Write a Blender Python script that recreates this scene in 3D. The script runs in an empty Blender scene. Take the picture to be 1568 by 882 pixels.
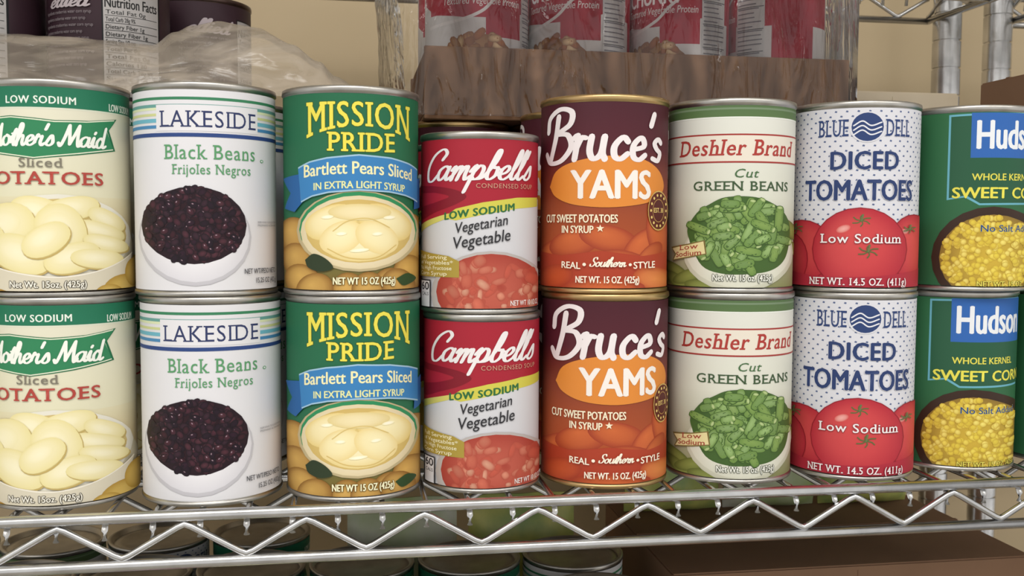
import bpy, bmesh, math, random
from mathutils import Vector, Matrix
from mathutils.geometry import tessellate_polygon
random.seed(7)
ZOOM=None   # zoom factor, centre px (1568 frame); None for final
S=bpy.context.scene
S.view_settings.view_transform='Standard'
S.view_settings.look='None'
PI=math.pi
def lin(c):
    return c/12.92 if c<=.04045 else ((c+.055)/1.055)**2.4
def hx(h):
    if isinstance(h,(tuple,list)): return tuple(h[:3])
    h=h.lstrip('#'); return tuple(lin(int(h[i:i+2],16)/255) for i in (0,2,4))
def mix(a,b,t): a=hx(a);b=hx(b); return tuple(a[i]*(1-t)+b[i]*t for i in range(3))
def jit(c,s=.12):
    c=hx(c);k=1+random.uniform(-s,s); return tuple(min(1,v*k) for v in c)

# ---------------------------------------------------------------- materials
def newmat(name):
    m=bpy.data.materials.new(name);m.use_nodes=True
    nt=m.node_tree;return m,nt,nt.nodes['Principled BSDF']
def simple(name,col,rough=.5,metal=0,coat=0):
    m,nt,b=newmat(name)
    b.inputs['Base Color'].default_value=(*hx(col),1);b.inputs['Roughness'].default_value=rough
    b.inputs['Metallic'].default_value=metal;b.inputs['Coat Weight'].default_value=coat
    return m
def noisy(name,c1,c2,scale,rough=.7,metal=0,bump=0,stretch=(1,1,1),detail=4):
    m,nt,b=newmat(name);N=nt.nodes;L=nt.links
    tc=N.new('ShaderNodeTexCoord');mp=N.new('ShaderNodeMapping');mp.inputs['Scale'].default_value=stretch
    no=N.new('ShaderNodeTexNoise');no.inputs['Scale'].default_value=scale;no.inputs['Detail'].default_value=detail
    cr=N.new('ShaderNodeValToRGB');cr.color_ramp.elements[0].color=(*hx(c1),1);cr.color_ramp.elements[1].color=(*hx(c2),1)
    cr.color_ramp.elements[0].position=.3;cr.color_ramp.elements[1].position=.7
    L.new(tc.outputs['Object'],mp.inputs[0]);L.new(mp.outputs[0],no.inputs['Vector']);L.new(no.outputs[0],cr.inputs[0]);L.new(cr.outputs[0],b.inputs['Base Color'])
    b.inputs['Roughness'].default_value=rough;b.inputs['Metallic'].default_value=metal
    if bump:
        bp=N.new('ShaderNodeBump');bp.inputs['Strength'].default_value=bump;bp.inputs['Distance'].default_value=.002
        L.new(no.outputs[0],bp.inputs['Height']);L.new(bp.outputs[0],b.inputs['Normal'])
    return m
m_label,nt,b=newmat('printed_label')
at=nt.nodes.new('ShaderNodeAttribute');at.attribute_name='Col'
nt.links.new(at.outputs['Color'],b.inputs['Base Color']);b.inputs['Roughness'].default_value=.48;b.inputs['Specular IOR Level'].default_value=.28
m_tin=noisy('tinplate','#a9a6a1','#c6c3bd',60,.36,1)
m_gold=noisy('gold_tinplate','#b8996c','#ccb07c',60,.36,1)
m_dark=noisy('dark_lacquer_tin','#4a3a36','#6a5650',60,.3,.8)
m_chrome=noisy('chrome_wire','#b8b8b8','#dcdcdc',40,.24,1)
m_card=noisy('corrugated_cardboard','#936f52','#977256',25,.85,0,.05)
m_card2=noisy('brown_cardboard','#80614a','#86664d',20,.85,0,.05)
m_pale=noisy('pale_carton','#c4b49a','#d0c2aa',12,.8)
m_wall=noisy('painted_wall','#bfac8b','#c5b292',6,.9,0,.05)
m_floor=noisy('floor_vinyl','#a09c92','#b0aca2',9,.5)
m_ceil=noisy('ceiling_tile','#d8d6d0','#e4e2dc',40,.9)
m_white=simple('white_plastic','#d9d9d6',.35)

def film(name,alpha,c='#d8d2c8',rough=.18,sc=30):
    m,nt,b=newmat(name);N=nt.nodes;L=nt.links
    b.inputs['Base Color'].default_value=(*hx(c),1);b.inputs['Roughness'].default_value=rough
    no=N.new('ShaderNodeTexNoise');no.inputs['Scale'].default_value=sc;no.inputs['Detail'].default_value=3;no.inputs['Distortion'].default_value=1.8
    tc=N.new('ShaderNodeTexCoord');mp=N.new('ShaderNodeMapping');mp.inputs['Scale'].default_value=(.6,1,1.6);L.new(tc.outputs['Object'],mp.inputs[0]);L.new(mp.outputs[0],no.inputs['Vector'])
    bp=N.new('ShaderNodeBump');bp.inputs['Strength'].default_value=.5;bp.inputs['Distance'].default_value=.003
    L.new(no.outputs[0],bp.inputs['Height']);L.new(bp.outputs[0],b.inputs['Normal'])
    mr=N.new('ShaderNodeMapRange');mr.inputs[1].default_value=.35;mr.inputs[2].default_value=.7;mr.inputs[3].default_value=alpha*.6;mr.inputs[4].default_value=min(1,alpha*1.5)
    L.new(no.outputs[0],mr.inputs[0]);L.new(mr.outputs[0],b.inputs['Alpha'])
    return m
m_film=film('plastic_film_cloudy',.52,'#b8ac9c',.16)
def clearwrap():
    m,nt,b=newmat('shrink_wrap_clear');N=nt.nodes;L=nt.links
    N.remove(b);out=[n for n in N if n.type=='OUTPUT_MATERIAL'][0]
    tr=N.new('ShaderNodeBsdfTransparent');gl=N.new('ShaderNodeBsdfGlossy');gl.inputs['Roughness'].default_value=.1
    no=N.new('ShaderNodeTexNoise');no.inputs['Scale'].default_value=26;no.inputs['Detail'].default_value=3;no.inputs['Distortion'].default_value=2.2
    tc=N.new('ShaderNodeTexCoord');mp=N.new('ShaderNodeMapping');mp.inputs['Scale'].default_value=(1.6,1.6,.35)
    L.new(tc.outputs['Object'],mp.inputs[0]);L.new(mp.outputs[0],no.inputs['Vector'])
    bp=N.new('ShaderNodeBump');bp.inputs['Strength'].default_value=.9;bp.inputs['Distance'].default_value=.008
    L.new(no.outputs[0],bp.inputs['Height']);L.new(bp.outputs[0],gl.inputs['Normal'])
    fr=N.new('ShaderNodeFresnel');fr.inputs['IOR'].default_value=1.6;L.new(bp.outputs[0],fr.inputs['Normal'])
    mx=N.new('ShaderNodeMixShader');L.new(fr.outputs[0],mx.inputs[0]);L.new(tr.outputs[0],mx.inputs[1]);L.new(gl.outputs[0],mx.inputs[2])
    L.new(mx.outputs[0],out.inputs['Surface']);return m
m_wrap=clearwrap()

# ---------------------------------------------------------------- text
_tc={}
def textmesh(s,shear=0,spacing=1.0,serif=False):
    k=(s,shear,spacing,serif)
    if k in _tc: return _tc[k]
    cu=bpy.data.curves.new('t','FONT');cu.body=s;cu.size=1;cu.resolution_u=3;cu.shear=0
    cu.space_character=spacing*(1.1 if serif else 1);cu.dimensions='2D';cu.fill_mode='FRONT'
    ob=bpy.data.objects.new('t',cu);S.collection.objects.link(ob)
    dg=bpy.context.evaluated_depsgraph_get();me=ob.evaluated_get(dg).to_mesh()
    vs=[(v.co.x,v.co.y) for v in me.vertices];fs=[tuple(p.vertices) for p in me.polygons]
    ob.evaluated_get(dg).to_mesh_clear();bpy.data.objects.remove(ob);bpy.data.curves.remove(cu)
    cap=CAP[0]
    if serif and vs:
        for yy,sg in ((0,1),(cap,-1)):
            xs=sorted(v[0] for v in vs if abs(v[1]-yy)<.004)
            u=[]
            for x in xs:
                if not u or x-u[-1]>.012: u.append(x)
            t=.06
            for i in range(0,len(u)-1,2):
                a,b_=u[i],u[i+1]
                if b_-a<.02: continue
                segs=[(a-.075,b_+.075)] if b_-a<.22 else [(a-.075,a+.05),(b_-.04,b_+.0)]
                for x0,x1 in segs:
                    n=len(vs);vs+=[(x0,yy),(x1,yy),(x1,yy+sg*t),(x0,yy+sg*t)]
                    fs.append((n,n+1,n+2,n+3) if sg>0 else (n+3,n+2,n+1,n))
    if shear: vs=[(x+shear*y,y) for x,y in vs]
    _tc[k]=(vs,fs);return _tc[k]
CAP=[.7]
v_,f_=textmesh('H');CAP[0]=max(v[1] for v in v_)

# ---------------------------------------------------------------- cursive
CUR={
'a':([[(.75,.85),(.45,1),(.1,.7),(.1,.25),(.35,0),(.65,.3),(.78,.95),(.75,.3),(.9,0),(1.15,.25)]],1.05),
'm':([[(0,.7),(.15,.95),(.2,.5),(.2,0)],[(.2,.3),(.4,.9),(.6,.9),(.62,.4),(.6,0)],[(.62,.3),(.8,.9),(1.,.9),(1.02,.35),(1.15,0),(1.4,.25)]],1.3),
'n':([[(0,.7),(.15,.95),(.2,.5),(.2,0)],[(.2,.3),(.4,.9),(.6,.9),(.62,.35),(.75,0),(1.,.25)]],.92),
'p':([[(0,.6),(.2,1.),(.2,.2),(.15,-.9)],[(.2,.5),(.45,1.),(.75,.8),(.75,.25),(.45,0),(.2,.2)],[(.5,0),(.8,.05),(1.05,.25)]],1.),
'b':([[(0,.25),(.35,1.2),(.4,2.),(.22,2.1),(.15,1.3),(.15,.3),(.4,0),(.7,.3),(.65,.85),(.45,.85),(1.,.7)]],.88),
'e':([[(0,.3),(.45,.5),(.6,.8),(.4,1.),(.12,.7),(.15,.2),(.45,0),(.85,.3)]],.78),
'l':([[(0,.25),(.35,1.2),(.42,2.),(.25,2.15),(.15,1.4),(.15,.3),(.35,0),(.6,.25)]],.52),
's':([[(0,.2),(.35,1.),(.5,.7),(.55,.25),(.3,0),(.05,.1)]],.68),
"'":([[(.12,2.1),(.0,1.6)]],.22),
'C':([[(1.25,1.5),(1.4,1.95),(1.,2.25),(.4,1.8),(.12,.9),(.4,.05),(.9,-.05),(1.35,.5)]],1.25),
'B':([[(.45,1.95),(.4,1.),(.2,0)],[(-.2,1.3),(-.15,1.9),(.5,2.3),(1.15,2.15),(1.15,1.6),(.6,1.2),(1.1,1.1),(1.35,.55),(.9,-.05),(.2,-.15),(-.2,.25)]],1.4),
'r':([[(0,.3),(.2,1.05),(.3,.85),(.55,.9),(.5,.3),(.65,0),(.85,.2)]],.75),
'u':([[(0,.6),(.15,1.),(.12,.3),(.35,0),(.65,.3),(.72,1.),(.7,.3),(.85,0),(1.05,.2)]],.98),
'c':([[(.6,.8),(.4,1),(.1,.6),(.15,.1),(.45,0),(.8,.3)]],.72),
'R':([[(.05,.95),(.22,1.05),(.22,.5),(.2,0)],[(.22,.5),(.4,.95),(.62,.95)]],.78),
'U':([[(.08,1.),(.08,.35),(.3,0),(.6,.25),(.65,1.)],[(.65,1.),(.65,.3),(.8,0)]],1.05),
'K':([[(.68,.8),(.42,1.),(.1,.6),(.15,.15),(.42,0),(.72,.25)]],.86),
'E':([[(.12,.45),(.6,.6),(.6,.85),(.4,1.),(.1,.65),(.15,.15),(.45,0),(.75,.22)]],.92),
'Z':([[(.6,.85),(.35,1.),(.12,.8),(.3,.55),(.58,.35),(.45,.02),(.05,.1)]],.72),
'M':([[(-.15,.3),(.05,0),(.3,.9),(.5,2.1)],[(.5,2.1),(.7,.9),(.8,.2)],[(.8,.2),(1.1,1.2),(1.35,2.1)],[(1.35,2.1),(1.4,.8),(1.55,0),(1.8,.3)]],1.65),
'S':([[(1.,1.7),(.8,2.1),(.35,1.9),(.4,1.3),(.8,.8),(.6,.1),(.1,.1),(0,.5)]],1.0),
'o':([[(.5,1),(.15,.8),(.1,.3),(.4,0),(.7,.3),(.65,.85),(.4,1.),(.7,.8),(1.,.9)]],.88),
't':([[(0,.3),(.35,1.6),(.25,.5),(.35,0),(.6,.2)],[(0,1.15),(.6,1.2)]],.5),
'h':([[(0,.25),(.35,1.3),(.4,2.),(.22,2.1),(.12,1.2),(.1,0)],[(.1,.3),(.35,.95),(.58,.9),(.58,.3),(.72,0),(.95,.25)]],.88),
'i':([[(0,.4),(.18,1.),(.15,.3),(.3,0),(.5,.2)],[(.2,1.4),(.25,1.52)]],.45),
'd':([[(.6,.8),(.4,1),(.1,.6),(.15,.1),(.4,0),(.65,.4),(.8,2.1),(.7,.4),(.8,0),(1.05,.2)]],1.),
' ':([],.5)}
def catmull(p,n=6):
    if len(p)<3: return [Vector(q) for q in p]
    q=[Vector(p[0])*2-Vector(p[1])]+[Vector(a) for a in p]+[Vector(p[-1])*2-Vector(p[-2])]
    out=[]
    for i in range(1,len(q)-2):
        a,b_,c,d=q[i-1:i+3]
        for j in range(n):
            t=j/n;out.append(.5*((2*b_)+(c-a)*t+(2*a-5*b_+4*c-d)*t*t+(3*b_-a-3*c+d)*t**3))
    out.append(q[-2]);return out
def ribbon(pts,wmin,wmax):
    vs=[];fs=[]
    n=len(pts);W=[]
    for i,p in enumerate(pts):
        t=(pts[min(i+1,n-1)]-pts[max(i-1,0)])
        t=t.normalized() if t.length>1e-9 else Vector((1,0))
        W.append((wmin+(wmax-wmin)*max(0,abs(t.y))**1.2)/2)
    for i in range(n-1):
        a,b_=pts[i],pts[i+1];t=(b_-a)
        if t.length<1e-9: continue
        t.normalize();nn=Vector((-t.y,t.x));k=len(vs)
        vs+=[tuple(a-nn*W[i]),tuple(b_-nn*W[i+1]),tuple(b_+nn*W[i+1]),tuple(a+nn*W[i])];fs.append((k,k+1,k+2,k+3))
    for i in range(n):
        p=pts[i];w=W[i];k=len(vs);m=8
        vs+=[(p.x+w*math.cos(j*2*PI/m),p.y+w*math.sin(j*2*PI/m)) for j in range(m)];fs.append(tuple(range(k,k+m)))
    return vs,fs
def cursive(word,wmin=.12,wmax=.3,shear=.3):
    x=0;VS=[];FS=[]
    for ch in word:
        st,adv=CUR[ch]
        for s in st:
            vs,fs=ribbon(catmull([(a+x,b_) for a,b_ in s]),wmin,wmax)
            k=len(VS);VS+=vs;FS+=[tuple(i+k for i in f) for f in fs]
        x+=adv
    VS=[(a+shear*b_,b_) for a,b_ in VS]
    return VS,FS

# ---------------------------------------------------------------- label canvas
class Label:
    def __init__(s,r,H,L,R,T,B):
        s.r=r;s.H=H;s.cx=(L+R)/2;s.hw=(R-L)/2;s.T=T;s.B=B
        s.V=[];s.C=[];s.F=[];s.z=0.0
    def X(s,p): return s.r*math.asin(max(-.999,min(.999,(p-s.cx)/s.hw)))
    def Y(s,p): return s.H*(s.B-p)/(s.B-s.T)
    def up(s,d=2e-5): s.z+=d
    def add(s,vs,fs,cols,z=None,dz=0):
        k=len(s.V);z=s.z if z is None else z
        if dz:      # stagger faces slightly so overlapping pieces of ink are never coplanar
            zz=[z]*len(vs)
            for i,f in enumerate(fs):
                for q in f: zz[q]=z+dz*i
            for (x,y),h in zip(vs,zz): s.V.append((x,y,h))
        else:
            for (x,y) in vs: s.V.append((x,y,z))
        if isinstance(cols,list): s.C+=cols
        else: s.C+=[cols]*len(vs)
        s.F+=[tuple(i+k for i in f) for f in fs]
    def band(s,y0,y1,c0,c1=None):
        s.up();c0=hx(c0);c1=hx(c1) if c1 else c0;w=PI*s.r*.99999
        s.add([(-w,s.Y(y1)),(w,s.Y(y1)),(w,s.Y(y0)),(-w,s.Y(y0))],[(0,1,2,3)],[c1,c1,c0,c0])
    def poly(s,pts,col,smooth=False,cols=None):
        s.up()
        if smooth: pts=[tuple(p) for p in catmull(list(pts)+[pts[0]],5)][:-1]
        v=[(s.X(a),s.Y(b_)) for a,b_ in pts]
        tr=tessellate_polygon([[Vector((a,b_,0)) for a,b_ in v]])
        fs=[]
        for t in tr:
            a,b_,c=[Vector(v[i]) for i in t]
            ar=(b_-a).cross(c-a)
            fs.append(tuple(t) if ar>0 else tuple(reversed(t)))
        s.add(v,fs,[hx(c) for c in cols] if cols else hx(col))
    def rect(s,x0,y0,x1,y1,c,c2=None):
        s.poly([(x0,y1),(x1,y1),(x1,y0),(x0,y0)],c,cols=[c2 or c,c2 or c,c,c])
    def ell(s,cx,cy,rx,ry,c0,c1=None,rot=0,n=24,z=None,off=(0,0),p=1.0):
        if z is None: s.up()
        c1=c1 or c0;c0=hx(c0);c1=hx(c1);cr,sr=math.cos(rot),math.sin(rot)
        vs=[];cs=[]
        for kk,f in enumerate((0,.6,1)):
            m=1 if kk==0 else n
            for j in range(m):
                a=2*PI*j/n;ca,sa=math.cos(a),math.sin(a)
                if p!=1: ca=math.copysign(abs(ca)**p,ca);sa=math.copysign(abs(sa)**p,sa)
                ex=rx*f*ca;ey=ry*f*sa
                ox=off[0]*rx*(1-f);oy=off[1]*ry*(1-f)
                vs.append((s.X(cx+ox+ex*cr-ey*sr),s.Y(cy+oy-(ex*sr+ey*cr))));cs.append(mix(c0,c1,f*f*1.0))
        fs=[(0,1+j,1+(j+1)%n) for j in range(n)]+[(1+j,1+n+j,1+n+(j+1)%n,1+(j+1)%n) for j in range(n)]
        s.add(vs,fs,cs,z)
    def line(s,pts,w,col,smooth=True):
        s.up()
        p=[Vector((s.X(a),s.Y(b_))) for a,b_ in pts]
        if smooth: p=catmull(p,6)
        vs,fs=ribbon(p,w,w);s.add(vs,fs,hx(col),dz=4e-7)
    def _place(s,vs,fs,x0,x1,yb,yt,unit,col,bold,outline,ocol,arch,slope,barch=0,dz=0):
        xs=[v[0] for v in vs];a,b_=min(xs),max(xs)
        X0,X1=s.X(x0),s.X(x1);Y0,Y1=s.Y(yb),s.Y(yt)
        kx=(X1-X0)/(b_-a);ky=(Y1-Y0)/unit
        mpp=s.H/(s.B-s.T)
        def W(x,y):
            t=(x-a)/(b_-a)
            return (X0+(x-a)*kx, Y0+y*ky + (arch+barch*(1-y/unit))*mpp*(1-(2*t-1)**2) + slope*mpp*t)
        base=[W(*v) for v in vs]
        def put(d,c):
            for dx,dy in d: s.up(5e-6);s.add([(x+dx,y+dy) for x,y in base],fs,c,dz=dz)
        if outline:
            s.up(1.5e-5);o=outline+bold
            put([(o*math.cos(i*PI/4),outline*math.sin(i*PI/4)) for i in range(8)],hx(ocol))
        s.up(1.6e-5)
        put([(0,0)] if not bold else [(-bold,0),(bold,0),(0,bold*.5),(0,-bold*.5),(0,0)],hx(col))
        if dz: s.up(dz*len(fs))
    def text(s,t,x0,x1,yb,yt,col,bold=0,outline=0,ocol='#000000',shear=0,serif=False,arch=0,slope=0,sp=1.0,barch=0):
        vs,fs=textmesh(t,shear,sp,serif)
        s._place(vs,fs,x0,x1,yb,yt,CAP[0],col,bold*1e-3,outline*1e-3,ocol,arch,slope,barch)
    def script(s,t,x0,x1,yb,yt,col,wmin=.14,wmax=.32,shear=.3,outline=0,ocol='#000000',arch=0,slope=0,bold=0):
        vs,fs=cursive(t,wmin,wmax,shear)
        s._place(vs,fs,x0,x1,yb,yt,2.1,col,bold*1e-3,outline*1e-3,ocol,arch,slope,dz=3e-7)
    def mesh(s,name,rimmat,lo=.0033,hi=.0043):
        r=s.r;bm=bmesh.new();cl=bm.verts.layers.float_color.new('Col')
        vs=[]
        for p,c in zip(s.V,s.C):
            v=bm.verts.new(p);v[cl]=(*c,1);vs.append(v)
        for f in s.F:
            try: bm.faces.new([vs[i] for i in f])
            except ValueError: pass
        def geom(): return bm.verts[:]+bm.edges[:]+bm.faces[:]
        bmesh.ops.bisect_plane(bm,geom=geom(),plane_co=(0,lo,0),plane_no=(0,1,0),clear_inner=True)
        bmesh.ops.bisect_plane(bm,geom=geom(),plane_co=(0,s.H-hi,0),plane_no=(0,1,0),clear_outer=True)
        n=118
        for i in range(1,n):
            x=-PI*r+2*PI*r*i/n+1e-5
            bmesh.ops.bisect_plane(bm,geom=geom(),plane_co=(x,0,0),plane_no=(1,0,0))
        for v in bm.verts:
            u,y,z=v.co;R=r-.0002+z;v.co=(R*math.sin(u/r),-R*math.cos(u/r),y)
        for f in bm.faces: f.smooth=True;f.material_index=0
        H=s.H;R=r+.0004;rb=r-.0006
        pr=[(0,.0035),(R-.012,.0035),(R-.011,.0028),(R-.006,.0028),(R-.0045,.0038),(R-.0034,.0038),(R-.0028,.0004),(R-.0012,0),(R-.0002,.0004),(R,.0012),(R,.0022),(R-.0006,.0027),(rb,.0031)]
        pr=pr+[(a,H-b_*(1.3 if .0011<b_ and a>R-.002 else 1)) for a,b_ in reversed(pr)]
        N=96;rings=[]
        for a,z in pr:
            if a==0: rings.append([bm.verts.new((0,0,z))]);continue
            rings.append([bm.verts.new((a*math.sin(2*PI*j/N),-a*math.cos(2*PI*j/N),z)) for j in range(N)])
        for A,B in zip(rings,rings[1:]):
            for j in range(N):
                k=(j+1)%N
                if len(A)==1: f=bm.faces.new((A[0],B[k],B[j]))
                elif len(B)==1: f=bm.faces.new((A[j],A[k],B[0]))
                else: f=bm.faces.new((A[j],A[k],B[k],B[j]))
                f.smooth=True;f.material_index=1
        me=bpy.data.meshes.new(name);bm.to_mesh(me);bm.free()
        me.materials.append(m_label);me.materials.append(rimmat)
        return me

# ---------------------------------------------------------------- the labels
RB=.0379
def inside(cx,cy,rx,ry):
    while True:
        a,b_=random.uniform(-1,1),random.uniform(-1,1)
        if a*a+b_*b_<1: return cx+a*rx,cy+b_*ry
def potatoes():
    L=Label(RB,.112,-20,203,120,455)
    L.band(118,300,'#dedbc8','#dedabc');L.band(300,457,'#ddd6b4','#bd933c')
    L.band(118,164,'#1f6e50','#247456');L.band(164,166.5,'#d9dcc8')
    L.text('LOW SODIUM',24,120,158,147,'#e8efe4',.12,sp=1.1);L.text('LOW SODIUM',168,199,162,151,'#e8efe4',.12)
    bp=[(-18,186),(30,180),(90,186),(135,184),(176,177),(164,196),(173,222),(120,232),(60,240),(10,232),(-18,238)]
    L.poly([(a+(3 if a>90 else 0),b_+(3 if b_>200 else -3)) for a,b_ in bp],'#1d6b45')
    L.poly([(a,b_+(1.6 if b_>200 else -1.6)) for a,b_ in bp],'#e8ead2')
    L.poly(bp,'#328257')
    L.script("Mother's Maid",-3,164,222,190,'#f2f4ea',.16,.30,.2)
    L.text('Sliced',40,100,255,241,'#7d786a',.08,serif=True)
    L.text('POTATOES',-4,156,281,262,'#ad453c',.2,serif=True)
    L.ell(92,385,112,66,'#e2ddcc','#c6bea2');L.ell(92,362,106,66,'#e8deb8','#e2dfd2')
    L.ell(92,360,98,57,'#dcc888','#ccb678')
    for (x,y,rx,ry,ro) in [(62,322,36,22,-.2),(110,318,40,18,.2),(160,334,30,14,-.5),(150,352,38,13,-.3),(20,345,42,34,.3),(95,350,34,40,.4),(0,375,22,34,0),(40,388,44,28,-.4),(158,372,34,12,-.25),(110,394,40,22,.3),(145,396,38,15,-.1),(75,366,36,22,.6)]:
        L.ell(x+1.2,y+2.4,rx*1.03,ry*1.07,'#c9b56e','#bfa765',ro);L.ell(x,y+1,rx*1.01,ry*1.02,'#dccf94','#d4c488',ro)
        L.ell(x,y,rx,ry,'#f0e7c0','#e6da9e',ro,off=(-.2,-.3),p=.9);L.ell(x-rx*.1,y-ry*.1,rx*.62,ry*.58,'#f3ecca','#ece2b2',ro)
    L.poly([(-18,392),(30,416),(92,424),(150,414),(196,388),(190,420),(150,445),(90,452),(30,448),(-18,435)],'#d6ceb8',cols=None)
    L.line([(-18,392),(30,416),(92,424),(150,414),(196,388)],.0006,'#efe9da')
    L.ell(185,448,34,26,'#dcbd68','#b08c3c');L.ell(160,455,22,18,'#e0c370','#b08c3c');L.ell(200,420,16,24,'#dcbd68','#b8943c');L.ell(0,455,30,14,'#d1a545','#a07a30')
    L.text('Net Wt. 15oz. (425g)',26,128,440,430,'#f4f0e2',.08,.35,'#3a3428',serif=False)
    return L.mesh('potato_can',m_tin)
def blackbeans():
    L=Label(RB,.112,205,427,123,455)
    L.band(121,460,'#dddcdf')
    for y0,y1,c in [(147,151.5,'#3a7f5a'),(158,163,'#6a9f98'),(163,167,'#d9e0b8'),(172,176,'#cbcf92'),(180,186,'#6db0c2'),(190,195,'#4a86b4'),(202,208,'#2f4780')]: L.band(y0,y1,c)
    L.rect(244,159,394,199,'#e0dfe2')
    L.text('LAKESIDE',249,391,193,168,'#2f3962',.0,serif=True)
    L.text('Black Beans',255,389,242,220,'#5a9868',.04,serif=True)
    L.ell(400,241,2.5,2.5,'#4b9a5d');L.ell(400,241,1.5,1.5,'#e3e2e4')
    L.text('Frijoles Negros',266,382,265,250,'#5a9868',.03,serif=True)
    L.ell(298,362,84,76,'#e2e1e3','#bdbbc0');L.ell(298,360,81,72,'#eceaec','#d6d4d9')
    L.ell(297,344,78,60,'#2a1018','#22101a')
    z0=L.z+2e-5
    for i in range(330):
        x,y=inside(297,344,74,57);a=random.uniform(0,PI);k=random.randrange(36)
        c=random.choice(['#3c1a24','#2e1626','#4a2430','#221220','#38202c','#502a34'])
        L.ell(x,y,7.4,5.2,c,'#170c14',a,10,z0+k*6e-6)
        if i%3==0: L.ell(x-1,y-1.4,1.9,1.0,'#a8929c','#6a4c56',a,6,z0+k*6e-6+3e-6)
    L.z=z0+40*6e-6
    for i,t in enumerate(['SERVING SUGGESTION','PREPARED & DRAINED']): L.text(t,392,422,340+i*5,337+i*5,'#8a8a90')
    L.text('NET WT/PESO NETO',371,420,420,412,'#55565c',.05);L.text('15.25 OZ (432 g)',389,421,435,427,'#55565c',.05)
    return L.mesh('black_bean_can',m_tin)
def pears():
    L=Label(RB,.112,430,640,124,455)
    L.band(122,330,'#226646','#266a49');L.band(330,457,'#2f6642','#84682c')
    L.text('MISSION',470,623,206,151,'#e8da52',.25,.4,'#3b5a20',serif=True,barch=18,arch=1)
    L.text('PRIDE',500,599,226,197,'#e8da52',.22,.4,'#3b5a20',serif=True,arch=-1)
    for x,y in [(448,360),(455,400),(462,432),(618,350),(628,380),(622,420),(590,440),(530,447),(480,446),(560,446),(605,440)]:
        L.ell(x,y,26,30,jit('#cfa558',.1),'#8a6028',random.uniform(-1,1),off=(-.2,-.3))
    L.ell(546,352,92,64,'#e0d4b0','#b8a880');L.ell(546,350,88,60,'#2f8a58','#2f8a58')
    L.ell(546,354,86,58,'#ece3cc','#dccca4');L.ell(546,352,78,50,'#dcc47e','#cdb066')
    L.ell(505,338,40,25,'#f4e8ba','#e4cc84',.4,off=(-.2,-.3),p=.9);L.ell(585,338,42,26,'#f4eabc','#e2c87e',-.4,off=(.1,-.3),p=.9)
    L.ell(546,372,54,28,'#f5ecc4','#e4ce8a',0,off=(0,-.3));L.ell(520,362,34,24,'#f4eabc','#e8d292',.5,off=(0,-.3));L.ell(572,362,34,24,'#f4eabc','#e8d292',-.5,off=(0,-.3))
    for c,w in (('#d4b870',.0006),): L.line([(500,380),(530,394),(570,394),(600,374)],w,c)
    L.ell(547,322,46,13,'#eee0b4','#e0cc8e',.0);L.line([(508,352),(530,336),(560,332),(590,346)],.0005,'#d6bc74')
    for x,y,rx,ry in [(500,330,9,3),(590,330,9,3),(520,356,8,3),(572,356,8,3),(546,382,14,3)]: L.ell(x,y,rx,ry,'#fbf6e0','#f4eabc',.1)
    L.poly([(467,398),(480,388),(498,396),(508,410),(490,416),(472,410)],'#2d3a24',True);L.poly([(600,428),(618,420),(632,430),(612,440)],'#2f4a28',True)
    top=[(458,254),(475,245),(500,239),(546,234),(592,237),(620,244),(634,252)];bot=[(634,302),(615,293),(590,288),(546,286),(502,290),(478,296),(462,305)]
    L.poly([(434,268),(462,262),(470,300),(452,322),(436,316),(446,292)],'#27609c');L.poly([(630,268),(639,262),(639,312),(628,316)],'#27609c')
    L.poly([(a,b_-2.5) for a,b_ in top]+[(a,b_+2.5) for a,b_ in bot],'#9cc0d6');L.poly(top+bot,'#3a7fb8')
    L.text('Bartlett Pears Sliced',467,624,268,249,'#efe9b4',.16,serif=False,arch=7,slope=-2)
    L.text('IN EXTRA LIGHT SYRUP',481,613,288,277,'#e4e6a6',.13,arch=4,slope=-1)
    L.text('NET WT 15 OZ (425g)',508,598,436,425,'#f4f0c8',.14,.25,'#5a4010')
    return L.mesh('pear_can',m_tin)
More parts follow.
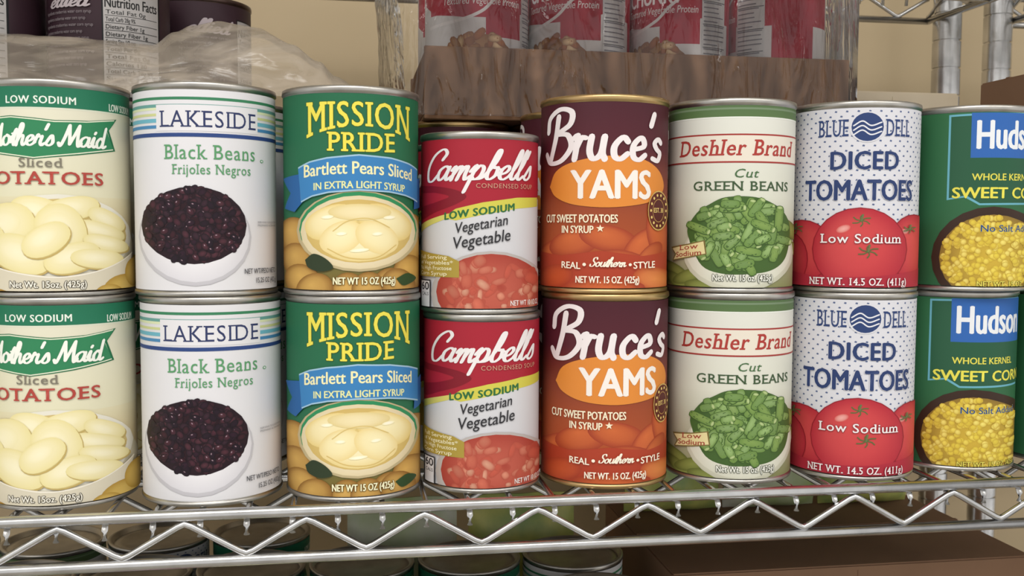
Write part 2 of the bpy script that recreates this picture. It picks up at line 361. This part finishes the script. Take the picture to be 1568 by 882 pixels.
def soup():
    L=Label(.0341,.1010,645,825,200,482)
    RED='#a42233'
    L.band(198,490,'#d3d3d6','#cacace')
    L.poly([(645.1,213),(825,213),(824.9,302),(790,301),(740,312),(690,330),(645.1,348)],RED)
    w=PI*L.r;L.up()
    L.add([(-w,L.Y(310)),(L.X(645.3),L.Y(310)),(L.X(645.3),L.Y(198)),(-w,L.Y(198))],[(0,1,2,3)],hx(RED));L.add([(L.X(824.7),L.Y(303)),(w,L.Y(310)),(w,L.Y(198)),(L.X(824.7),L.Y(198))],[(0,1,2,3)],hx(RED))
    L.band(198,216,'#861828',RED)
    L.poly([(645.2,282),(670,284),(700,290),(716,300),(700,312),(670,324),(645.2,336),(645.2,318),(672,308),(690,300),(670,294),(645.2,292)],'#801626',True)
    L.poly([(682,333),(700,319),(740,309),(790,301),(823,299),(823,313),(790,318),(740,328),(700,337)],'#cdc650')
    L.poly([(646,345),(690,326),(682,336),(646,357)],'#d4cc6c')
    L.text('LOW SODIUM',684,786,336,325,'#2f6a3c',.3,slope=15,sp=1.1)
    L.script("Campbell's",657,812,275,231,'#ece6e6',.12,.27,.42,slope=2)
    L.text('CONDENSED SOUP',730,812,287,280,'#c4907a',.04,sp=1.15)
    L.text('Vegetarian',700,776,357,341,'#2e2e32',.06,slope=14,shear=.1);L.text('Vegetable',697,780,381,363,'#2e2e32',.06,slope=14,shear=.1)
    L.ell(752,452,88,68,'#e0dad6','#b3aca8')
    L.ell(752,448,80,60,'#bc5c4a','#a44034')
    z0=L.z+2e-5
    for i in range(90):
        x,y=inside(752,446,72,52);k=random.randrange(20)
        L.ell(x,y,random.uniform(5,13),random.uniform(4,9),jit(random.choice(['#c86a54','#b85442','#cf8a70','#c4745e','#aa4436','#cf9a80'])),'#b0503f',random.uniform(0,3),12,z0+k*6e-6,off=(-.2,-.3),p=.8)
    L.z=z0+20*6e-6
    L.poly([(645.3,382),(690,392),(706,400),(706,425),(645.3,425)],'#a8923e')
    for i,t in enumerate(['Full Serving','of Vegetables*','No High Fructose','Corn Syrup']): L.text(t,649,[688,697,695,688][i],397+i*8.5,391+i*8.5,'#f2ecc8',.03)
    L.rect(648,430,664,476,'#2b2b30');L.rect(649.5,432,662.5,474,'#dcdce0');L.text('60',650.5,661.5,446,434,'#2b2b30',.15);L.text('CALS',651,661,455,450,'#2b2b30')
    L.text('NET WT 10 1/2 OZ',780,821,469,461,'#f0e8e4',.05)
    return L.mesh('soup_can',m_tin)
def yams():
    L=Label(RB,.112,824,1021,147,450)
    L.band(140,230,'#451a26','#54202a');L.band(230,330,'#54202a','#9a4828');L.band(330,455,'#9a4828','#b85428')
    for (x,y,rx,ry,ro) in [(845,395,34,22,.8),(880,372,40,22,.3),(930,365,44,20,-.2),(985,378,40,24,.7),(1005,360,18,40,.2),(900,410,50,22,.1),(960,405,46,20,-.3),(850,435,40,20,.2),(1000,430,34,20,-.2),(990,395,30,14,.9)]:
        L.ell(x,y,rx,ry,jit('#c86636',.1),'#9c3c24',ro,off=(-.2,-.4))
    L.poly([(824.5,385),(860,392),(920,384),(980,392),(1020,384),(1020,450),(824.5,450)],'#a83e26')
    L.ell(850,425,30,18,'#c2552e','#a03c24',.3);L.ell(1000,428,34,18,'#dc8648','#b04c28',-.2);L.ell(925,440,60,14,'#ca6434','#a03c24')
    L.poly([(842,286),(852,262),(880,248),(930,240),(975,243),(1002,258),(1012,282),(1004,300),(980,312),(930,318),(880,314),(852,302)],'#db8838',True)
    L.script("BRUKE'Z",835,1008,244,174,'#ece4e4',.2,.3,.14,slope=-2)
    L.text('YAMS',875,990,304,262,'#f0e9e2',.7)
    L.text('CUT SWEET POTATOES',838,943,341,329,'#f2e6c8',.15);L.text('IN SYRUP',862,908,357,346,'#f2e6c8',.15)
    for a in range(5):
        t=a*2*PI/5;L.poly([(918+6*math.sin(t),350-6*math.cos(t)),(918+2.5*math.sin(t+.6),350-2.5*math.cos(t+.6)),(918,350),(918+2.5*math.sin(t-.6),350-2.5*math.cos(t-.6))],'#f2e6c8')
    L.ell(1003,322,16,31,'#ccaa60','#ccaa60');L.ell(1003,322,15,29,'#562220','#62281e');L.ell(1003,322,9,18,'#bf9652','#bf9652');L.ell(1003,322,8.4,17,'#562220')
    L.text('EST. 38',996,1010,325,318,'#e6c878',.08)
    for j in range(14):
        a=j*2*PI/14;L.ell(1003+12*math.cos(a),322+24*math.sin(a),1.4,2.4,'#e6c878',n=6)
    L.text('REAL',863,890,411,401,'#f4ecd8',.12,slope=-1);L.script('Southern',903,956,408,394,'#f4ecd8',.15,.3,.3);L.text('STYLE',966,997,411,401,'#f4ecd8',.12,slope=1)
    L.ell(896,405,2.5,2.5,'#f4ecd8');L.ell(961,405,2.2,2.2,'#f4ecd8')
    L.text('NET WT. 15 OZ. (425g)',884,974,433,423,'#f4ecd8',.12)
    return L.mesh('yam_can',m_gold)
def greenbeans():
    L=Label(RB,.112,1023,1214,149,450)
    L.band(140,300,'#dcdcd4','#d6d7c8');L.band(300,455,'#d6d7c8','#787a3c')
    L.band(145,178,'#4f6a44','#587246');L.band(164,167,'#73886a');L.band(178,180,'#e6e8e0')
    L.band(204,248,'#e2d9ca');L.band(204,206.5,'#a03834');L.band(246,248.5,'#a03834')
    L.text('Deshler Brand',1044,1207,237,213,'#a83a34',.2,shear=.18,serif=True)
    L.text('Cut',1125,1159,271,258,'#466a42',.05,shear=.25,serif=True)
    L.text('GREEN BEANS',1066,1201,291,277,'#3c5436',.08,serif=True)
    for x,y in [(1035,415),(1045,435),(1060,425),(1080,440),(1205,350),(1208,380)]: L.ell(x,y,26,10,'#87914a','#5f6830',random.uniform(-1,1))
    L.ell(1132,388,80,60,'#e8e6de','#c0c0aa');L.ell(1132,385,76,56,'#e0e0d4','#d4d4c2')
    pb=[(1062,372),(1058,350),(1072,325),(1090,312),(1110,302),(1140,300),(1165,304),(1190,318),(1204,340),(1205,370),(1198,398),(1180,414),(1150,420),(1110,420),(1080,408)]
    L.poly(pb,'#42602c',True)
    z0=L.z+2e-5
    for i in range(105):
        k=i*40//105
        x,y=inside(1132,360,66,52);a=random.choice([.3,-.4,.9,-.9,1.4,.1,-1.2])+random.uniform(-.25,.25);l=random.uniform(10,20)
        c=random.choice(['#8aa462','#7e9a52','#98b674','#729054','#86a268'])
        L.ell(x,y,l+1.,7.0,'#4e6a38','#3e5a28',a,16,z0+k*6e-6,p=.6)
        L.ell(x,y-.4,l,5.8,jit(c,.08),'#688842',a,16,z0+k*6e-6+3e-6,off=(0,-.3),p=.6)
        if i%2: L.ell(x+l*.88*math.cos(a),y-l*.88*math.sin(a),2.2,4.4,'#b4c48c','#94ac68',a,8,z0+k*6e-6+5e-6)
    L.z=z0+42*6e-6
    L.poly([(1034,380),(1060,374),(1084,368),(1087,390),(1062,396),(1036,402),(1040,391)],'#7a6a3a');L.poly([(1036,382),(1060,376),(1082,370),(1085,389),(1062,394),(1038,400),(1042,391)],'#e2d69e')
    L.text('Low',1047,1074,385,377,'#a0483a',.1,serif=True,slope=4);L.text('Sodium',1042,1079,396,388,'#a0483a',.1,slope=5)
    L.text('Net Wt. 15 oz. (425g)',1096,1180,431,421,'#f0f0e6',.08,.3,'#2f3a20')
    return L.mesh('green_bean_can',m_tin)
def tomatoes():
    L=Label(RB,.112,1214,1402,151,450)
    L.band(140,455,'#d6d6dc')
    z0=L.z+2e-5;L.z=z0;row=0;y=160
    while y<345:
        u=-PI*L.r*.98+(row%2)*.0032
        while u<PI*L.r*.98:
            cy=L.Y(y);w=.00055
            L.add([(u-w*1.5,cy-w*.6),(u+w,cy-w*1.1),(u+w*1.5,cy+w*.6),(u-w*.6,cy+w*1.1)],[(0,1,2,3)],hx('#56658a'));u+=.0064
        y+=7.6;row+=1
    L.text('BLUE',1257,1299,206,180,'#2c4070',.1,.25,'#d6d6dc',serif=True);L.text('DELL',1350,1383,206,180,'#2c4070',.1,.25,'#d6d6dc',serif=True)
    L.ell(1325,192,25,24,'#d6d6dc');L.ell(1325,192,22,22,'#2c4070')
    for i in range(3): L.line([(1306,190+i*7),(1318,183+i*7),(1330,190+i*7),(1344,185+i*7)],.0008,'#dfe0e6')
    L.text('DICED',1276,1368,257,230,'#2a3c6a',.5,.3,'#d6d6dc',sp=1.05);L.text('TOMATOES',1241,1388,305,274,'#2a3c6a',.5,.3,'#d6d6dc')
    L.poly([(1214.2,350),(1240,338),(1262,352),(1290,330),(1350,330),(1370,345),(1401.8,335),(1401.8,452),(1214.2,452)],'#b52c3a')
    w=PI*L.r;L.up()
    L.add([(L.X(1401.5),L.Y(340)),(w,L.Y(350)),(w,L.Y(455)),(L.X(1401.5),L.Y(455))],[(0,3,2,1)],hx('#b52c3a'));L.add([(-w,L.Y(350)),(L.X(1214.5),L.Y(350)),(L.X(1214.5),L.Y(455)),(-w,L.Y(455))],[(0,3,2,1)],hx('#b52c3a'))
    for x,y,rx,ry in [(1236,385,46,48),(1392,378,34,50),(1215.5,400,30,44),(1318,382,64,64)]:
        L.ell(x,y,rx+1.5,ry+1.5,'#9a202e','#901c28');L.ell(x,y,rx,ry,'#d04c4c','#b02a38',off=(-.2,-.35))
        L.ell(x-rx*.35,y-ry*.5,rx*.16,ry*.09,'#e8a8a0','#d05e58',.4)
    L.poly([(1214.2,415),(1250,424),(1290,426),(1340,424),(1401.8,412),(1401.8,452),(1214.2,452)],'#aa2a3a')
    for x,y,s_ in [(1320,337,1),(1330,385,1.1),(1228,350,.9),(1385,350,.7)]:
        for j in range(6):
            a=j*PI/3+.3;L.line([(x,y),(x+7*s_*math.cos(a),y+5*s_*math.sin(a)),(x+13*s_*math.cos(a+.3),y+9*s_*math.sin(a+.3))],.0007,'#5c6a3c')
        L.line([(x,y),(x+2,y-9*s_)],.0009,'#66744a',False)
    L.text('Low Sodium',1265,1373,372,358,'#ece6e6',.1,.2,'#8a2030',serif=True)
    L.text('NET WT. 14.5 OZ. (411g)',1251,1381,438,427,'#ece2e2',.1,.15,'#8a1824',serif=True)
    return L.mesh('tomato_can',m_tin)
def corn():
    L=Label(RB,.112,1386.5,1574.5,156,440)
    L.band(150,445,'#306842','#2e6240')
    L.poly([(1455,170),(1574,166),(1574,306),(1500,308),(1480,296),(1455,300)],'#68aabc');L.poly([(1458,173),(1574,169),(1574,303),(1501,305),(1482,293),(1458,297)],'#28583e')
    L.rect(1486,168,1574.4,236,'#3064ae')
    L.text('Hudson',1495,1573.2,222,180,'#e6e9ec',.6)
    L.text('WHOLE KERNEL',1489,1568,270,260,'#ded656',.12);L.text('SWEET CORN',1463,1574.4,297,281,'#e2da54',.3)
    L.ell(1520,388,84,78,'#2a1c16','#3a281e');L.ell(1520,388,73,66,'#ccac3c','#8a6e2c')
    z0=L.z+2e-5
    for i in range(360):
        x,y=inside(1518,386,68,60);k=random.randrange(36)
        if x>1573: continue
        L.ell(x,y,5.0,4.6,jit(random.choice(['#e2cc4a','#ead65c','#dac244','#ecdc74']),.05),'#c4a438',random.uniform(0,3),8,z0+k*6e-6,off=(-.2,-.3))
    L.z=z0+38*6e-6
    L.text('No Salt Added',1503,1571,348,338,'#2c4a80',.1,.2,'#e0d068')
    L.text('NET WT. 15 OZ. (425g)',1500,1573,432,424,'#e0d45c',.1,.2,'#3a2a10')
    return L.mesh('corn_can',m_tin)
def darkcan():
    L=Label(RB,.087,100,256,-20,150)
    L.band(-30,160,'#3a262e','#2e1c24')
    L.rect(168,6,240,140,'#17161a');
    L.rect(170,8,238,138,'#b4b0ae')
    L.text('Nutrition Facts',172,236,30,18,'#222222',.15)
    for i in range(11):
        y=38+i*9;L.text(random.choice(['Serving Size 1/2 cup','Calories 120','Total Fat 0g','Sodium 15mg 1%','Total Carb 28g 9%','Dietary Fiber 1g','Sugars 26g']),173,random.randint(205,234),y,y-5,'#333333',.03)
        L.rect(172,y+1.5,236,y+2.1,'#444444')
    for i in range(9):
        y=38+i*8;L.text('Ingredients cranberries water corn syrup',104,random.randint(135,160),y,y-4,'#8d8386')
    L.script('ellied',108,160,30,12,'#b8acb0',.2,.3)
    return L.mesh('cranberry_can',m_dark)
def traycan():
    L=Label(RB,.112,0,156,-50,170)
    rr=L.r
    def ang(d): return math.radians(d)*rr
    RED='#a52236';WH='#cfcac8'
    def q(a0,a1,y0,y1,c): 
        L.up(1.4e-5);L.add([(ang(a0),L.Y(y1)),(ang(a1),L.Y(y1)),(ang(a1),L.Y(y0)),(ang(a0),L.Y(y0))],[(0,1,2,3)],hx(c))
    L.band(-60,200,WH)
    q(-179.9,55,-60,30,RED);q(92,179.9,-60,30,RED);q(-179.9,-60,-60,180,WH);
    L.poly([(2,10),(20,30),(60,36),(110,36),(150,22),(154,-50),(2,-50)],RED)
    q(10,55,-60,62,RED);q(100,150,-60,180,RED)
    L.up();p=[Vector((ang(a),L.Y(y))) for a,y in [(-60,46),(-20,40),(5,28),(20,10),(40,-10),(56,-26)]]
    v,f=ribbon(catmull(p,6),.0022,.0022);L.add(v,f,hx('#dcd6d4'),dz=4e-7)
    L.text('Textured Vegetable Protein',30,140,18,8,'#ddd2d0',.04,shear=.15)
    L.ell(80,92,52,34,'#b98a5c','#8a5c38')
    z0=L.z+2e-5
    for i in range(46):
        x,y=inside(80,88,46,30);L.ell(x,y,random.uniform(6,12),random.uniform(4,8),jit(random.choice(['#d2aa78','#b07c48','#c89660','#8f5a34','#dcbc90','#a8663c'])),'#8a5634',random.uniform(0,3),10,z0+(i%20)*6e-6,p=.8)
    L.z=z0+1.3e-4
    L.text("CHUNKY",34,122,4,-20,'#e6dede',.4)
    q(57,92,-60,180,'#c8c5c4')
    for i in range(30):
        y=-30+i*6.5;a0=59;a1=random.uniform(74,90);q(a0,a1,y,y+1.6,'#77737a')
        if i%5==0: q(58,91,y-2,y-1,'#3a363a')
    return L.mesh('stew_can',m_tin)
M=dict(p=potatoes(),b=blackbeans(),r=pears(),s=soup(),y=yams(),g=greenbeans(),t=tomatoes(),c=corn(),d=darkcan(),k=traycan())

CAM=Vector((-.1505,-.57554,.14942))
def link(name,data,loc=(0,0,0),rz=0,parent=None):
    o=bpy.data.objects.new(name,data);S.collection.objects.link(o);o.location=loc;o.rotation_euler=(0,0,rz)
    if parent: o.parent=parent
    return o
names=dict(p='potato_can',b='black_bean_can',r='pear_can',s='soup_can',y='yam_can',g='green_bean_can',t='tomato_can',c='corn_can',d='cranberry_can',k='stew_can')
def can(k,x,y,z,extra=0):
    th=math.atan2(CAM.x-x,-(CAM.y-y));return link(names[k],M[k],(x,y,z),th+extra)
cols=[('p',-.30889,.00277,-.0011,-.14,-.309),('b',-.22847,-.00167,-.0018,-.055,-.2285),('r',-.14962,-.00353,-.0008,-.05,-.1505),('s',-.07516,-.0005,-.0015,.05,-.0730),
('y',0,.00241,-.0014,.13,.0045),('g',.07934,.00248,-.0012,.08,.0825),('t',.15754,-.0016,-.0007,.03,.1605),('c',.2348,.0105,.0010,-.08,.2390)]
for k,x,y,dx,ro,x3 in cols:
    h=.101 if k=='s' else .112
    can(k,x,y,0,ro);can(k,x+dx,y-(.0075 if k=='c' else 0),h,0)
    k2='y' if k=='s' else k
    can(k,x,y+.0795,0,.4);can(k,x,y+.0795,h,-.7)
    for yy in (.160,.239):
        yq=yy if k!='c' else yy+.012
        can(k2,x3,yq,0,1.1);can(k2,x3,yq,.112,PI if k=='s' else .9)
for yy in (.0,.08,.16,.239):
    can('p',-.3885,yy,0,.3);can('p',-.3885,yy,.112,.1)
    can('c',.3175,yy+.012,0,.2);
    if yy<.3: can('c',.3175,yy+.012,.112,.2)
# ---------------------------------------------------------------- wire shelving
def tube(bm,pts,r,n=10):
    pts=[Vector(p) for p in pts];rings=[]
    for i,p in enumerate(pts):
        t=(pts[min(i+1,len(pts)-1)]-pts[max(i-1,0)]).normalized()
        a=t.cross(Vector((0,0,1)))
        if a.length<.05: a=t.cross(Vector((0,1,0)))
        a.normalize();b_=t.cross(a)
        rings.append([bm.verts.new(p+r*(math.cos(2*PI*j/n)*a+math.sin(2*PI*j/n)*b_)) for j in range(n)])
    for A,B in zip(rings,rings[1:]):
        for j in range(n):
            f=bm.faces.new((A[j],A[(j+1)%n],B[(j+1)%n],B[j]));f.smooth=True
    bm.faces.new(rings[0]);bm.faces.new(list(reversed(rings[-1])))
def fin(bm,name,mat,parent=None):
    bmesh.ops.recalc_face_normals(bm,faces=bm.faces);me=bpy.data.meshes.new(name);bm.to_mesh(me);bm.free()
    me.materials.append(mat);return link(name,me,parent=parent)
def shelf(name,x0,x1,y0,y1,z,parent):
    bm=bmesh.new()
    rz=z-.0015
    def truss(a,b_,ax):
        L_=(Vector(b_)-Vector(a)).length;n=int(L_/.031);pts=[]
        for i in range(n+1):
            t=i/n;c=Vector(a).lerp(Vector(b_),t);top=i%2==0
            zz=rz-.0045 if top else rz-.0215
            d=(Vector(b_)-Vector(a)).normalized()*.0035
            pts+=[c-d+Vector((0,0,zz+(-.0015 if top else .0015))),c+Vector((0,0,zz)),c+d+Vector((0,0,zz+(-.0015 if top else .0015)))]
        tube(bm,pts[1:-1],.0019,8)
    for yy in (y0,y1):
        tube(bm,[(x0,yy,rz),(x1,yy,rz)],.0031,14);tube(bm,[(x0,yy,rz-.025),(x1,yy,rz-.025)],.0031,14)
        truss((x0,yy,0),(x1,yy,0),0)
    for xx in (x0,x1):
        tube(bm,[(xx,y0,rz),(xx,y1,rz)],.0031);tube(bm,[(xx,y0,rz-.025),(xx,y1,rz-.025)],.0031);truss((xx,y0,0),(xx,y1,0),1)
    n=int((x1-x0)/.0235)
    for i in range(1,n):
        x=x0+(x1-x0)*i/n
        tube(bm,[(x,y0+.0015,rz-.012),(x,y0+.0015,rz-.007),(x,y0+.004,rz-.0025),(x,y0+.010,z-.0018),(x,y1-.010,z-.0018),(x,y1-.003,rz-.003),(x,y1-.002,rz-.012)],.0016,8)
    for f in (.27,.5,.73):
        yy=y0+(y1-y0)*f;tube(bm,[(x0,yy,z-.0068),(x1,yy,z-.0068)],.0028);tube(bm,[(x0,yy,z-.027),(x1,yy,z-.027)],.0022)
        truss((x0,yy,-.004),(x1,yy,-.004),0)
    return fin(bm,name,m_chrome,parent)
def post(name,x,y,z0,z1,parent):
    bm=bmesh.new();pr=[(0,z0)];R=.0127;z=z0
    while z<z1:
        pr+=[(R,z),(R,z+.0235),(R-.0014,z+.0237),(R-.0014,z+.0252)];z+=.0254
    pr.append((0,z));N=40;rings=[]
    for a,zz in pr:
        rings.append([bm.verts.new((x,y,zz))] if a==0 else [bm.verts.new((x+a*math.cos(2*PI*j/N),y+a*math.sin(2*PI*j/N),zz)) for j in range(N)])
    for A,B in zip(rings,rings[1:]):
        for j in range(N):
            k=(j+1)%N
            if len(A)==1: f=bm.faces.new((A[0],B[k],B[j]))
            elif len(B)==1: f=bm.faces.new((A[j],A[k],B[0]))
            else: f=bm.faces.new((A[j],A[k],B[k],B[j]))
            f.smooth=True
    o=fin(bm,name,m_chrome,parent)
    o.data.set_sharp_from_angle(angle=.5)
    return o
FL=-1.30
def rack(x0,x1):
    e=link('wire_shelving_rack',None)
    for i,z in enumerate((-.95,-.32,0,.372)): shelf('shelf_%d'%(i+1),x0,x1,-.0475,.298,z,e)
    for i,(x,y) in enumerate([(x0-.012,-.04),(x1+.012,-.04),(x0-.012,.285),(x1+.012,.285)]): post('post_%d'%(i+1),x,y,FL,.62,e)
    return e
rack(-.80,.388);rack(.464,1.5)

# ---------------------------------------------------------------- boxes / trays
def box(bm,x0,x1,y0,y1,z0,z1):
    r=bmesh.ops.create_cube(bm,size=1)
    for v in r['verts']: v.co=Vector(((x0+x1)/2+v.co.x*(x1-x0),(y0+y1)/2+v.co.y*(y1-y0),(z0+z1)/2+v.co.z*(z1-z0)))
def tray():
    x0,x1,y0,y1,z0,z1=-.1005,.2145,.117,.277,.2245,.2745;t=.003
    bm=bmesh.new()
    box(bm,x0,x1,y0,y1,z0,z0+t);box(bm,x0,x1,y0,y0+t,z0+t,z1);box(bm,x0,x1,y1-t,y1,z0+t,z1);box(bm,x0,x0+t,y0+t,y1-t,z0+t,z1-.004);box(bm,x1-t,x1,y0+t,y1-t,z0+t,z1-.004)
    bmesh.ops.bevel(bm,geom=bm.edges[:],offset=.0006,segments=1,affect='EDGES')
    return fin(bm,'cardboard_tray',m_card)
tray()
for j in range(2):
    for i in range(4):
        link('stew_can',M['k'],(-.0590+i*.0774,.1585+j*.0772,.2278),math.atan2(CAM.x+.0590-i*.0774,.75)+[.0,-.54,-.54,-1.8][i])
def wrap():
    bm=bmesh.new();x0,x1,y0,y1=-.1035,.2185,.1125,.281;z0,z1=.2265,.3405
    nx=120;nz=30;rows=[]
    path=[]
    for i in range(24): path.append((x0-.024*math.sin(PI*min(1,(23-i)/23))**.5,y1-(y1-y0)*i/23))
    for i in range(1,nx): path.append((x0+(x1-x0)*i/nx,y0))
    for i in range(24): path.append((x1,y0+(y1-y0)*i/23))
    for k in range(nz+1):
        t=k/nz;z=z0+(z1-z0)*t;row=[]
        for i,(x,y) in enumerate(path):
            w=.0010*math.sin(i*.55+3*t)+.0008*math.sin(i*.27+9*t)
            if i<24: w+=.0016*abs(math.sin(i*1.1+7*t))
            row.append(bm.verts.new((x-(.006*t if i<24 else 0)+w*.6,y+w-.0005,z)))
        rows.append(row)
    for A,B in zip(rows,rows[1:]):
        for i in range(len(A)-1):
            f=bm.faces.new((A[i],A[i+1],B[i+1],B[i]));f.smooth=True
    return fin(bm,'shrink_wrap',m_wrap)
wrap()
def mound():
    bm=bmesh.new()
    prof=[(-.46,.262),(-.363,.263),(-.33,.262),(-.295,.2605),(-.2693,.259),(-.256,.267),(-.246,.2715),(-.230,.2745),(-.2066,.271),(-.187,.262),(-.170,.252),(-.160,.2425),(-.135,.2285)]
    def hz(x):
        for (a,p),(b_,q) in zip(prof,prof[1:]):
            if x<=b_:
                t=(x-a)/(b_-a);t=t*t*(3-2*t);return p+(q-p)*t
        return prof[-1][1]
    nx=200;nt_=40;rows=[]
    rnd=random.Random(3)
    ph=[(rnd.uniform(20,220),rnd.uniform(-14,14),rnd.uniform(0,6)) for _ in range(9)]
    for k in range(nt_+1):
        t=k/nt_;row=[]
        for i in range(nx+1):
            x=-.46+.325*i/nx;h=hz(x)
            zz=.2262+(h-.2262)*math.sin(min(1,t/.8)*PI/2)
            if t>.8: zz-=(t-.8)*.02
            y=.030+.040*t
            c=sum((abs(math.sin(a*x+b_*t+p))-.6) for a,b_,p in ph)*.0009
            row.append(bm.verts.new((x,y+c,max(.2256,zz+c*(.5*min(1,t*3))))))
        rows.append(row)
    for A,B in zip(rows,rows[1:]):
        for i in range(nx):
            f=bm.faces.new((A[i],A[i+1],B[i+1],B[i]));f.smooth=True
    return fin(bm,'plastic_film',m_film)
mound()
can('d',-.308,.1235,.2245,0);can('d',-.3875,.1235,.2245,-.5);can('d',-.262,.196,.2245,.9);can('d',-.345,.203,.2245,.6)
def carton(name,x0,x1,y0,y1,z0,z1,mat):
    bm=bmesh.new();box(bm,x0,x1,y0,y1,z0,z1)
    bmesh.ops.bevel(bm,geom=bm.edges[:],offset=.0012,segments=2,affect='EDGES')
    xm=(x0+x1)/2
    ym=(y0+y1)/2
    box(bm,x0+.001,x1-.001,ym-.002,ym+.002,z1-.0004,z1+.0006)
    box(bm,xm-.0002,xm+.0002,y0-.0004,y0+.001,z0+.004,z1-.004)
    return fin(bm,name,mat)
carton('pale_carton',.232,.352,.19,.272,.2245,.263,m_pale)
carton('brown_carton',.313,.380,.045,.105,.2245,.258,m_card2)
carton('cardboard_box',.075,.36,.09,.28,-.3195,-.098,m_card2)
for i,k in enumerate('bgtprpb'):
    x=-.46+i*.079
    for yy in (.06,.145,.23):
        if yy>.2 and i>=4: continue
        can(k,x,yy,-.3195,.3);can(k,x,yy,-.2075,.3)
def pouch(x,y,z,w,h,mat):
    bm=bmesh.new();n=14;m=14;fr=[];bk=[]
    for j in range(m+1):
        a=[];b_=[]
        for i in range(n+1):
            u=i/n*2-1;v=j/m*2-1;d=.018*(max(0,(1-abs(u)**2.5)*(1-abs(v)**3)))**.6+.0006
            c=.0015*math.sin(7*u+5*v)
            a.append(bm.verts.new((x+u*w/2,y-d+c,z+h/2+v*h/2)));b_.append(bm.verts.new((x+u*w/2,y+d+c,z+h/2+v*h/2)))
        fr.append(a);bk.append(b_)
    for j in range(m):
        for i in range(n):
            f=bm.faces.new((fr[j][i],fr[j][i+1],fr[j+1][i+1],fr[j+1][i]));f.smooth=True
            f=bm.faces.new((bk[j][i+1],bk[j][i],bk[j+1][i],bk[j+1][i+1]));f.smooth=True
    return fin(bm,'snack_pouch',mat)
m_po=noisy('pouch_print','#8fb06a','#e2dc7a',26,.35);m_po2=noisy('pouch_print_pale','#e8e6de','#b4cc84',20,.35)
pouch(-.11,.235,-.3195,.09,.245,m_po2);pouch(-.01,.235,-.3195,.09,.245,m_po)
for i in range(3): pouch(.125+i*.09,.245,-.0972,.085,.06,[m_po,m_po2][i%2])

# ---------------------------------------------------------------- room
def slab(name,x0,x1,y0,y1,z0,z1,mat):
    bm=bmesh.new();box(bm,x0,x1,y0,y1,z0,z1);return fin(bm,name,mat)
slab('floor',-2.5,2.5,-3.2,.52,FL-.1,FL,m_floor);slab('ceiling',-2.5,2.5,-3.2,.52,1.35,1.45,m_ceil)
slab('wall_back',-2.5,2.5,.42,.52,FL,1.35,m_wall)
slab('baseboard_back',-2.5,2.5,.405,.42,FL,FL+.1,m_white)
# ---------------------------------------------------------------- lights
def area(name,loc,sx,sy,e,col,rot=(0,0,0)):
    l=bpy.data.lights.new(name,'AREA');l.shape='RECTANGLE';l.size=sx;l.size_y=sy;l.energy=e;l.color=col
    o=link(name,l,loc);o.rotation_euler=rot;return o
area('ceiling_light_panel',(-.3,-1.1,1.32),1.2,.6,21,(1,.98,.955))
area('ceiling_light_panel',(1.2,-1.3,1.32),1.2,.6,13,(1,.98,.955))
area('ceiling_light_panel',(-1.6,-1.6,1.32),1.2,.6,13,(1,.98,.955))
w=bpy.data.worlds.new('World');S.world=w;w.use_nodes=True
w.node_tree.nodes['Background'].inputs[0].default_value=(1,.98,.955,1);w.node_tree.nodes['Background'].inputs[1].default_value=.9
# ---------------------------------------------------------------- camera
yaw,pit,roll,f=.16086,-.06146,.0053,1513.96
fw=Vector((math.sin(yaw)*math.cos(pit),math.cos(yaw)*math.cos(pit),math.sin(pit)))
rt=Vector((math.cos(yaw),-math.sin(yaw),0));up=rt.cross(fw)
r2=rt*math.cos(roll)+up*math.sin(roll);u2=up*math.cos(roll)-rt*math.sin(roll)
cd=bpy.data.cameras.new('camera');cd.sensor_width=36;cd.lens=36*f/1568;cd.clip_start=.01
cd.dof.use_dof=True;cd.dof.focus_distance=.6;cd.dof.aperture_fstop=20
if ZOOM:
    z,cx,cy=ZOOM;cd.lens*=z;cd.shift_x=(cx-784)/1568*z;cd.shift_y=(441-cy)/1568*z
co=link('camera',cd);co.matrix_world=Matrix(((r2.x,u2.x,-fw.x,CAM.x),(r2.y,u2.y,-fw.y,CAM.y),(r2.z,u2.z,-fw.z,CAM.z),(0,0,0,1)))
S.camera=co
